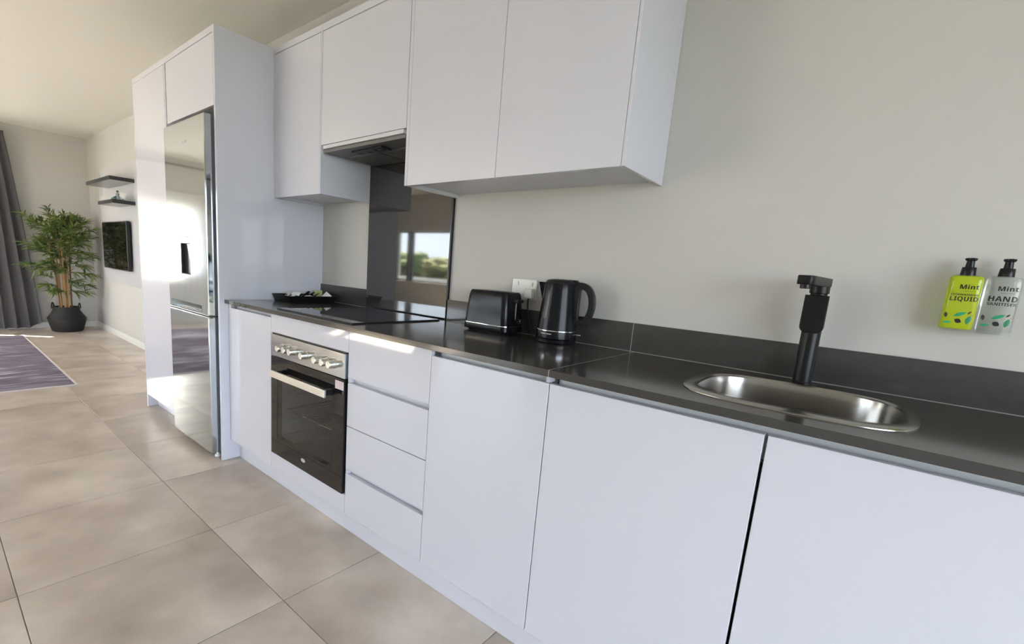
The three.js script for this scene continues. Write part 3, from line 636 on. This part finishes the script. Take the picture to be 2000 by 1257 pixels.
{
  const x0 = -2.538, x1 = -1.962, xc = (x0 + x1) / 2, hw = (x1 - x0) / 2, t = thing('fridge_freezer', 'stainless steel fridge freezer with water dispenser in the door', 'fridge', [xc, 0, 0.32]);
  part(t, 'cabinet', box(x0 + 0.002, x1 - 0.002, 0.030, 1.805, 0.03, 0.572, 0.004), M.fridgeSide);
  const doorGeo = (y0, y1) => {
    const zb = 0.580, zf = 0.652, r = 0.006, s = new THREE.Shape();
    s.moveTo(x0, -zb); s.lineTo(x0, -zf + r); s.quadraticCurveTo(x0, -zf, x0 + r, -zf); s.lineTo(x0 + r + 0.0015, -zf); s.lineTo(x1 - r - 0.0015, -zf); s.lineTo(x1 - r, -zf); s.quadraticCurveTo(x1, -zf, x1, -zf + r); s.lineTo(x1, -zb); s.closePath();
    const g = new THREE.ExtrudeGeometry(s, { depth: y1 - y0 - 0.004, bevelEnabled: true, bevelSize: 0.002, bevelThickness: 0.002, bevelSegments: 2, bevelOffset: -0.002 });
    g.rotateX(-Math.PI / 2); g.translate(0, y0 + 0.002, 0);
    return creased(g, 0.35);
  };
  const dx0 = -2.330, dx1 = -2.190;
  const ev = new Evaluator(); ev.useGroups = false; ev.attributes = ['position', 'normal'];
  const cut = (g, ...boxes) => { let a = new Brush(g); a.updateMatrixWorld(); for (const b of boxes) { const k = new Brush(b); k.updateMatrixWorld(); a = ev.evaluate(a, k, SUBTRACTION); } return metreUV(a.geometry); };
  const up = part(t, 'upper_door', cut(doorGeo(0.8125, 1.815), new THREE.BoxGeometry(0.140, 0.206, 0.07).translate((dx0 + dx1) / 2, 1.113, 0.664), new THREE.BoxGeometry(0.455, 0.036, 0.05).translate(-2.275, 0.838, 0.650)), M.fridgeSteel);
  part(t, 'lower_door', doorGeo(0.040, 0.7975), M.fridgeSteel);
  const disp = part(up, 'dispenser', merge([box(dx0 + 0.001, dx1 - 0.001, 1.011, 1.215, 0.630, 0.634, 0), box(dx0 + 0.001, dx1 - 0.001, 1.0105, 1.0140, 0.634, 0.6508, 0), box(dx0 + 0.0005, dx0 + 0.004, 1.011, 1.180, 0.634, 0.6508, 0), box(dx1 - 0.004, dx1 - 0.0005, 1.011, 1.180, 0.634, 0.6508, 0)]), M.blackPlastic);
  part(disp, 'control_plate', box(dx0 + 0.002, dx1 - 0.002, 1.180, 1.2145, 0.634, 0.6512, 0.002), M.alu);
  const pad = superRing(0, 0, 0.020, 0.004, 2.2, 0, 20), pad2 = superRing(0, 0, 0.024, 0.005, 2.2, 0.085, 20), pg = loft([pad2.map((p) => p.clone().setY(-0.085)), pad], true, true, 0.8);
  pg.rotateX(0.16); pg.translate(-2.232, 1.178, 0.6445);
  part(disp, 'paddle', pg, M.alu);
  part(up, 'grip_recess', box(-2.5015, -2.0485, 0.8205, 0.8555, 0.6252, 0.6270, 0), M.blackPlastic);
  part(t, 'door_seal', box(x0 + 0.004, x1 - 0.004, 0.0405, 1.8145, 0.5725, 0.5795, 0), M.blackPlastic);
  const strip = (y0, y1, m, n) => { const g = doorGeo(y0, y1); part(t, n, g, m); };
  strip(0.8080, 0.8120, M.chrome, 'chrome_strip'); strip(0.7980, 0.8020, M.chrome, 'chrome_strip');
  part(t, 'hinge_gap', box(x0 + 0.004, x1 - 0.004, 0.8022, 0.8078, 0.580, 0.652, 0), M.blackPlastic);
  part(up, 'badge', box(-2.262, -2.206, 1.700, 1.714, 0.6512, 0.6532, 0.0005), M.emblem);
  for (const x of [x0 + 0.05, x1 - 0.05]) part(t, 'foot', stack(x, 0.60, [[0.016, 0.0006], [0.016, 0.012], [0.010, 0.013], [0.010, 0.0395]], 20), M.whitePlastic);
  for (const x of [x0 + 0.05, x1 - 0.05]) part(t, 'foot', stack(x, 0.10, [[0.016, 0.0006], [0.016, 0.030]], 20), M.blackPlastic);
}
// ---------------------------------------------------------------- living room end
part(thing('wall_panel', 'pale gloss backing panel on the wall behind the television', 'panel', [-5.7, 0.70, 0.015]), 'board', box(-6.95, -4.55, 0.70, 2.06, 0.001, 0.028), M.tvPanel);
{
  const t = thing('television', 'black flat screen television mounted on the pale panel', 'television', [-6.19, 0.868, 0.06]);
  part(t, 'casing', box(-6.705, -5.684, 0.868, 1.418, 0.046, 0.080, 0.006), M.blackPlastic);
  part(t, 'screen', box(-6.695, -5.694, 0.880, 1.408, 0.0802, 0.0835, 0.001), M.screen);
  part(t, 'wall_mount', box(-6.35, -6.03, 1.05, 1.25, 0.0285, 0.046, 0.002), M.darkGrey);
}
{
  const a = thing('wall_shelf', 'longer dark floating shelf above the decanter shelf', 'shelf', [-6.01, 1.815, 0.14]);
  part(a, 'board', box(-6.52, -5.505, 1.8150, 1.8530, 0.029, 0.250, 0.002), M.shelf);
  const b = thing('wall_shelf', 'shorter dark floating shelf carrying the decanter', 'shelf', [-5.80, 1.583, 0.14]);
  part(b, 'board', box(-6.09, -5.505, 1.5830, 1.6205, 0.029, 0.236, 0.002), M.shelf);
  const d = thing('decanter', 'squat teal glass decanter with dark stopper on the shorter shelf', 'decanter', [-5.72, 1.6208, 0.135]);
  local(d, 'bowl', stack(0, 0, [[0.050, 0.0003], [0.064, 0.006], [0.060, 0.022], [0.040, 0.040], [0.018, 0.052], [0.014, 0.060]], 36, 0.8), M.tealGlass);
  const s = local(d, 'stopper', stack(0, 0, [[0.014, 0.0602], [0.016, 0.063], [0.016, 0.080], [0.010, 0.082]], 24), M.blackGloss);
  local(s, 'knob', stack(0, 0, [[0.007, 0.0822], [0.007, 0.090], [0.0125, 0.094], [0.0125, 0.106], [0.008, 0.109]], 24), M.blackGloss);
  for (const [x, z] of [[-5.640, 0.105], [-5.590, 0.150]]) {
    const g = thing('drinking_glass', 'small clear drinking glass beside the decanter', 'glass', [x, 1.6208, z], 'glasses beside the decanter');
    local(g, 'tumbler', loft([circle(0, 0, 0.022, 0.0003, 28), circle(0, 0, 0.030, 0.085, 28), circle(0, 0, 0.0285, 0.085, 28), circle(0, 0, 0.021, 0.006, 28)], true, true, 0.5), M.clearGlass);
  }
  const v = thing('glass_holder', 'small clear glass candle holder on the longer shelf', 'candle holder', [-5.93, 1.8533, 0.215]);
  local(v, 'cup', loft([rectRing(0, 0, 0.024, 0.024, 0.005, 0.0003), rectRing(0, 0, 0.026, 0.026, 0.005, 0.045), rectRing(0, 0, 0.023, 0.023, 0.004, 0.045), rectRing(0, 0, 0.021, 0.021, 0.004, 0.008)], true, true, 0.5), M.clearGlass);
}
// rug
{
  const x0 = -6.985, x1 = -4.115, z0 = 0.852, z1 = 2.80, t = thing('area_rug', 'distressed purple grey rug with pale bound edge', 'rug', [(x0 + x1) / 2, 0, (z0 + z1) / 2]);
  const g = box(x0 + 0.018, x1 - 0.018, 0.0006, 0.0085, z0 + 0.018, z1 - 0.018, 0.001), p = g.attributes.position, uv = g.attributes.uv;
  for (let i = 0; i < p.count; i++) uv.setXY(i, (p.getX(i) - x0) / (x1 - x0), (p.getZ(i) - z0) / (z1 - z0));
  part(t, 'pile', g, M.rug);
  for (const b of [[x0, x1, z0, z0 + 0.018], [x0, x1, z1 - 0.018, z1], [x0, x0 + 0.018, z0 + 0.018, z1 - 0.018], [x1 - 0.018, x1, z0 + 0.018, z1 - 0.018]]) part(t, 'binding', box(b[0], b[1], 0.0006, 0.0090, b[2], b[3], 0.002), M.rugEdge);
}
// curtains
function curtain(zTop, zBot, yTop, yBot, xAt, folds, amp, ph, lift = () => 0, nu = 160, nv = 40) {
  const pos = [], uv = [], idx = [];
  for (let j = 0; j <= nv; j++) for (let i = 0; i <= nu; i++) {
    const u = i / nu, v = j / nv, e = Math.pow(v, 0.85);
    const z = lerp(lerp(zTop[0], zTop[1], u), lerp(zBot[0], zBot[1], u), e);
    const w = Math.sin(u * folds * Math.PI * 2 + ph + 0.5 * Math.sin(u * 9 + v * 1.5)), a = amp * (0.55 + 0.45 * v);
    pos.push(xAt + a * w, lerp(yTop, yBot + lift(u), v), z + 0.25 * a * Math.cos(u * folds * Math.PI * 2 + ph)); uv.push(u * 2.0, v * 2.3);
  }
  for (let j = 0; j < nv; j++) for (let i = 0; i < nu; i++) { const a = j * (nu + 1) + i; idx.push(a, a + nu + 1, a + 1, a + 1, a + nu + 1, a + nu + 2); }
  const g = new THREE.BufferGeometry();
  g.setAttribute('position', new THREE.Float32BufferAttribute(pos, 3)); g.setAttribute('uv', new THREE.Float32BufferAttribute(uv, 2)); g.setIndex(idx); g.computeVertexNormals();
  return g;
}
{
  const t = thing('drape', 'dark grey pleated curtain flaring out beside the bamboo plant', 'curtain', [X0 + 0.11, 0.03, 1.1]);
  part(t, 'cloth', curtain([0.815, 1.40], [0.605, 1.52], 2.375, 0.022, X0 + 0.115, 8, 0.032, 0.6, (u) => 0.075 * Math.pow(Math.max(0, 1 - u / 0.16), 1.3)), M.drape);
  part(t, 'heading', curtain([0.812, 1.402], [0.812, 1.402], 2.40, 2.335, X0 + 0.115, 17, 0.012, 0.2, () => 0, 160, 3), M.drape);
  const r = thing('curtain_rod', 'slim dark rod carrying the grey curtains', 'curtain rod', [X0 + 0.115, 2.40, 2.1]);
  part(r, 'pole', rod([X0 + 0.115, 2.395, 0.95], [X0 + 0.115, 2.395, 2.95], 0.010, 14), M.darkGrey);
  for (const z of [1.0, 2.90]) part(r, 'bracket', box(X0 + 0.0005, X0 + 0.115, 2.386, 2.392, z - 0.008, z + 0.008, 0.001), M.darkGrey);
  const s = thing('sheer_curtain', 'white sheer curtain drawn across the end window', 'curtain', [X0 + 0.055, 0.03, 2.1]);
  part(s, 'cloth', curtain([1.600, 2.75], [1.600, 2.75], 2.010, 0.025, X0 + 0.050, 13, 0.018, 0.3), M.sheer);
  const r2 = thing('sheer_rod', 'thin white rod carrying the sheer curtain', 'curtain rod', [X0 + 0.05, 2.01, 2.1]);
  part(r2, 'pole', rod([X0 + 0.05, 2.012, 1.55], [X0 + 0.05, 2.012, 2.79], 0.006, 12), M.whitePlastic);
  for (const z of [1.56, 2.78]) part(r2, 'bracket', box(X0 + 0.0005, X0 + 0.05, 2.004, 2.010, z - 0.006, z + 0.006, 0.001), M.whitePlastic);
}
// plant in basket
{
  const px = -7.27, pz = 0.395;
  const b = thing('woven_basket', 'black woven belly basket on the floor in the corner', 'basket', [px, 0, pz]);
  const prof = []; const key = [[0.142, 0.0006], [0.160, 0.010], [0.182, 0.09], [0.196, 0.150], [0.201, 0.172], [0.192, 0.186], [0.160, 0.236], [0.138, 0.276], [0.134, 0.318]];
  for (let k = 0; k + 1 < key.length; k++) { const n = 6; for (let i = 0; i < n; i++) { const f = i / n; prof.push([lerp(key[k][0], key[k + 1][0], f) + (k > 0 ? (i % 2 ? 0.0022 : 0) : 0), lerp(key[k][1], key[k + 1][1], f)]); } }
  prof.push([0.136, 0.320], [0.128, 0.321], [0.126, 0.27], [0.14, 0.24]);
  local(b, 'weave', stack(0, 0, prof, 48, 0.5), M.basket);
  local(b, 'soil', stack(0, 0, [[0.130, 0.2410], [0.124, 0.262], [0.06, 0.268]], 32, 0.8), M.caneDark);
  for (const [a, s] of [[Math.PI * 0.62, 1], [Math.PI * 1.62, 1]]) {
    const c = Math.cos(a), d = Math.sin(a), q = [];
    for (let i = 0; i <= 8; i++) { const f = i / 8 * Math.PI, w = 0.052 * Math.cos(f); q.push([0.137 * c - w * d, 0.296 + 0.072 * Math.sin(f), 0.137 * d + w * c]); }
    local(b, 'handle', tube(q, 0.0065, 24, 8), M.basket);
  }
  const p = thing('bamboo_plant', 'artificial bamboo plant with tan canes and narrow green leaves', 'plant', [px, 0.262, pz]);
  const canes = [], leaf = { leafDeep: [], leafGreen: [], leafYellow: [] }, twigs = [];
  const leafGeo = (base, dir, len, wid, kind) => {
    const side = V(-dir.z, rr(-0.4, 0.4), dir.x).cross(dir).length() > 0.01 ? dir.clone().cross(V(rr(-0.5, 0.5), 1, rr(-0.5, 0.5))).normalize() : V(1, 0, 0);
    const nrm = side.clone().cross(dir).normalize(), pos = [], at = (t, w, d) => base.clone().addScaledVector(dir, t * len).addScaledVector(side, w * wid).addScaledVector(nrm, d * wid).add(V(0, -0.28 * len * t * t, 0));
    const spine = [at(0, 0, 0), at(0.3, 0, 0.25), at(0.65, 0, 0.25), at(1, 0, 0)], L = [at(0.3, 0.5, 0), at(0.65, 0.38, 0)], R = [at(0.3, -0.5, 0), at(0.65, -0.38, 0)];
    const f = (a, b2, c) => pos.push(a.x, a.y, a.z, b2.x, b2.y, b2.z, c.x, c.y, c.z);
    for (const S of [L, R]) { f(spine[0], S[0], spine[1]); f(spine[1], S[0], S[1]); f(spine[1], S[1], spine[2]); f(spine[2], S[1], spine[3]); }
    for (let i = 0; i < pos.length; i += 3) { pos[i] = Math.max(pos[i], X0 + 0.05); pos[i + 2] = Math.max(pos[i + 2], 0.03); }
    const g = new THREE.BufferGeometry(); g.setAttribute('position', new THREE.Float32BufferAttribute(pos, 3)); g.computeVertexNormals();
    leaf[kind].push(g);
  };
  const spray = (from, tip, n, kinds) => {
    const A = V(...from), B = V(...tip), dir = B.clone().sub(A), mid = A.clone().add(B).multiplyScalar(0.5).add(V(0, 0.05, 0));
    const c = new THREE.QuadraticBezierCurve3(A, mid, B);
    const tg = new THREE.TubeGeometry(c, 8, 0.0022, 5); twigs.push(tg);
    for (let i = 0; i < n; i++) {
      const t = 0.25 + 0.75 * Math.pow(i / (n - 1), 0.9), q = c.getPoint(t), d = dir.clone().normalize().multiplyScalar(0.9).add(V(rr(-0.9, 0.9), rr(-0.55, 0.45), rr(-0.9, 0.9))).normalize();
      leafGeo(q, d, rr(0.085, 0.150), rr(0.016, 0.025), kinds[Math.floor(rnd() * kinds.length)]);
    }
  };
  const tops = [];
  for (let i = 0; i < 10; i++) {
    const a = i / 10 * Math.PI * 2 + rr(-0.2, 0.2), r = rr(0.02, 0.075), h = rr(1.0, 1.38), lean = rr(0.03, 0.09);
    const q = []; for (let k = 0; k <= 5; k++) { const f = k / 5; q.push([px + Math.cos(a) * (r + lean * f * f), lerp(0.25, h, f), pz + Math.sin(a) * (r + lean * f * f)]); }
    local(p, 'cane', tube(q.map(([x, y, z]) => [x - px, y - 0.262, z - pz]), rr(0.0075, 0.0105), 18, 8), i % 3 === 2 ? M.caneDark : M.cane);
    tops.push(q[5]); canes.push(q);
  }
  const onCane = (y) => { const q = canes[Math.floor(rnd() * canes.length)]; const f = Math.min(1, (y - 0.25) / (q[5][1] - 0.25)) * 5, k = Math.min(4, Math.floor(f)); return q[k].map((v, i) => lerp(v, q[k + 1][i], f - k)); };
  const MIX = ['leafDeep', 'leafGreen', 'leafGreen', 'leafYellow'];   // leaf tints mixed evenly over the whole plant
  // sprays whose tips follow the outline of the crown: height on the cane, tip offset (x, y, z) in the room
  const tips = [[1.25, 0.02, 1.44, 0.74], [1.20, 0.06, 1.36, 0.66], [1.30, -0.05, 1.55, 0.50], [1.28, 0.05, 1.50, 0.36], [1.22, 0.1, 1.47, 0.26], [1.2, 0.0, 1.42, 0.14], [1.15, 0.1, 1.33, 0.09], [1.1, 0.05, 1.22, 0.06],
    [1.1, 0.2, 1.30, 0.50], [1.1, 0.24, 1.26, 0.36], [1.05, 0.2, 1.20, 0.58], [1.05, 0.18, 1.18, 0.22], [1.0, 0.26, 1.12, 0.40], [0.95, 0.06, 1.10, 0.76], [0.92, 0.1, 1.04, 0.66], [0.90, 0.15, 1.00, 0.54], [0.95, 0.25, 1.02, 0.34], [0.92, 0.18, 1.02, 0.14], [0.9, 0.05, 0.96, 0.07],
    [0.80, 0.03, 0.84, 0.77], [0.78, 0.06, 0.80, 0.68], [0.80, 0.12, 0.86, 0.56], [0.74, 0.1, 0.74, 0.10], [0.82, 0.14, 0.84, 0.18], [0.70, 0.2, 0.78, 0.46], [0.55, 0.04, 0.60, 0.60], [0.50, 0.08, 0.52, 0.54], [0.55, 0.03, 0.60, 0.15], [0.50, 0.05, 0.50, 0.16], [0.60, 0.12, 0.66, 0.28],
    [1.20, 0.15, 1.42, 0.45], [1.15, 0.2, 1.36, 0.28], [1.25, -0.1, 1.46, 0.44], [1.0, -0.12, 1.14, 0.50], [1.0, -0.15, 1.14, 0.22], [1.18, 0.0, 1.38, 0.56]];
  for (const [h, dx, y, z] of tips) spray(onCane(h), [px + dx + rr(-0.05, 0.05), y, z], 34, MIX);
  for (let i = 0; i < 34; i++) { const y = rr(0.98, 1.46), w = 0.30 * Math.sqrt(Math.max(0.1, 1 - Math.pow((y - 1.2) / 0.32, 2))); spray(onCane(y - 0.12), [px + rr(-0.1, 0.30), y, Math.max(0.08, 0.40 + rr(-w, w))], 22, MIX); }
  for (let i = 0; i < 8; i++) { const y = rr(0.72, 0.95); spray(onCane(y - 0.08), [px + rr(0.0, 0.22), y, rr(0.2, 0.6)], 16, MIX); }
  local(p, 'twigs', merge(twigs).translate(-px, -0.262, -pz), M.leafGreen).userData.kind = 'stuff';
  for (const k of Object.keys(leaf)) { const m = local(p, 'foliage', merge(leaf[k]).translate(-px, -0.262, -pz), M[k]); m.userData.kind = 'stuff'; }
}
// downlights in the ceiling
for (const [x, z, label] of [[-3.77, 1.26, 'round recessed ceiling downlight in front of the fridge'], [-1.30, 1.26, 'round recessed ceiling downlight in front of the oven'], [1.15, 1.26, 'round recessed ceiling downlight in front of the sink']]) {
  const t = thing('ceiling_downlight', label, 'downlight', [x, YC, z]);
  local(t, 'trim_ring', loft([circle(0, 0, 0.050, -0.0005, 40), circle(0, 0, 0.046, -0.006, 40), circle(0, 0, 0.036, -0.006, 40), circle(0, 0, 0.033, -0.0006, 40)].reverse(), false, false, 0.5), M.whitePlastic);
  local(t, 'lens', stack(0, 0, [[0.033, -0.0022], [0.033, -0.0005]], 32), M.darkGrey);
}
// ---------------------------------------------------------------- outside
part(struct('terrace', 'paved terrace outside the sliding door', 'terrace'), 'paving', box(X0 - 3, X1 + 3, -0.28, -0.05, Z1 + 0.2, 9.5, 0), M.paving);
part(struct('terrace_roof', 'flat roof slab over the terrace', 'roof'), 'slab', box(-5.2, X1 + 0.2, 2.62, 2.80, Z1 + 0.2, 7.1, 0), M.render);
part(struct('garden', 'lawn around the house', 'ground'), 'ground', box(-60, 60, -0.6, -0.3, -60, 90, 0), M.grass);
part(struct('garden_wall', 'low rendered wall at the end of the terrace', 'wall'), 'wall', box(X0 - 6, X1 + 3, -0.28, 0.82, 9.5, 9.65, 0), M.render);
function blob(cx, cy, cz, r, sx, sy, sz, sd) {
  const g = new THREE.IcosahedronGeometry(r, 3), p = g.attributes.position;
  for (let i = 0; i < p.count; i++) { const v = V(p.getX(i), p.getY(i), p.getZ(i)).normalize(), k = 1 + 0.35 * (noise(v.x * 4 + 20, v.y * 4 + v.z * 3 + 20, 999, 999, sd) - 0.5) + 0.2 * (noise(v.x * 9 + 50, v.y * 9 + v.z * 8 + 50, 999, 999, sd + 1) - 0.5); p.setXYZ(i, cx + v.x * r * k * sx, cy + v.y * r * k * sy, cz + v.z * r * k * sz); }
  g.computeVertexNormals(); return g;
}
for (const [x, z, h, r, mat, label] of [[-16.0, 24.0, 3.6, 2.2, 'tree', 'dark green garden tree beyond the terrace wall'], [-23.5, 24.0, 2.1, 1.7, 'olive', 'low olive green bush beyond the terrace wall'], [-31.0, 27.0, 2.5, 2.0, 'hedge', 'broad yellow green bush beyond the terrace wall'], [-18.2, 33.0, 1.8, 1.6, 'hedge', 'small yellow green shrub beside the dark garden tree']]) {
  const t = thing('garden_tree', label, 'tree', [x, -0.3, z]);
  part(t, 'crown', merge([blob(x, h * 0.62, z, r, 1.1, h / r * 0.36, 1, 3), blob(x - r * 0.7, h * 0.45, z + 0.3, r * 0.7, 1, 0.9, 1, 7), blob(x + r * 0.8, h * 0.5, z - 0.2, r * 0.65, 1, 0.9, 1, 12)]), M[mat]);
  part(t, 'trunk', rod([x, -0.3, z], [x, h * 0.5, z], 0.14, 8), M.bark);
}

scene.traverse((o) => { if (o.isMesh) { o.castShadow = true; o.receiveShadow = true; } });
renderer.render(scene, camera);
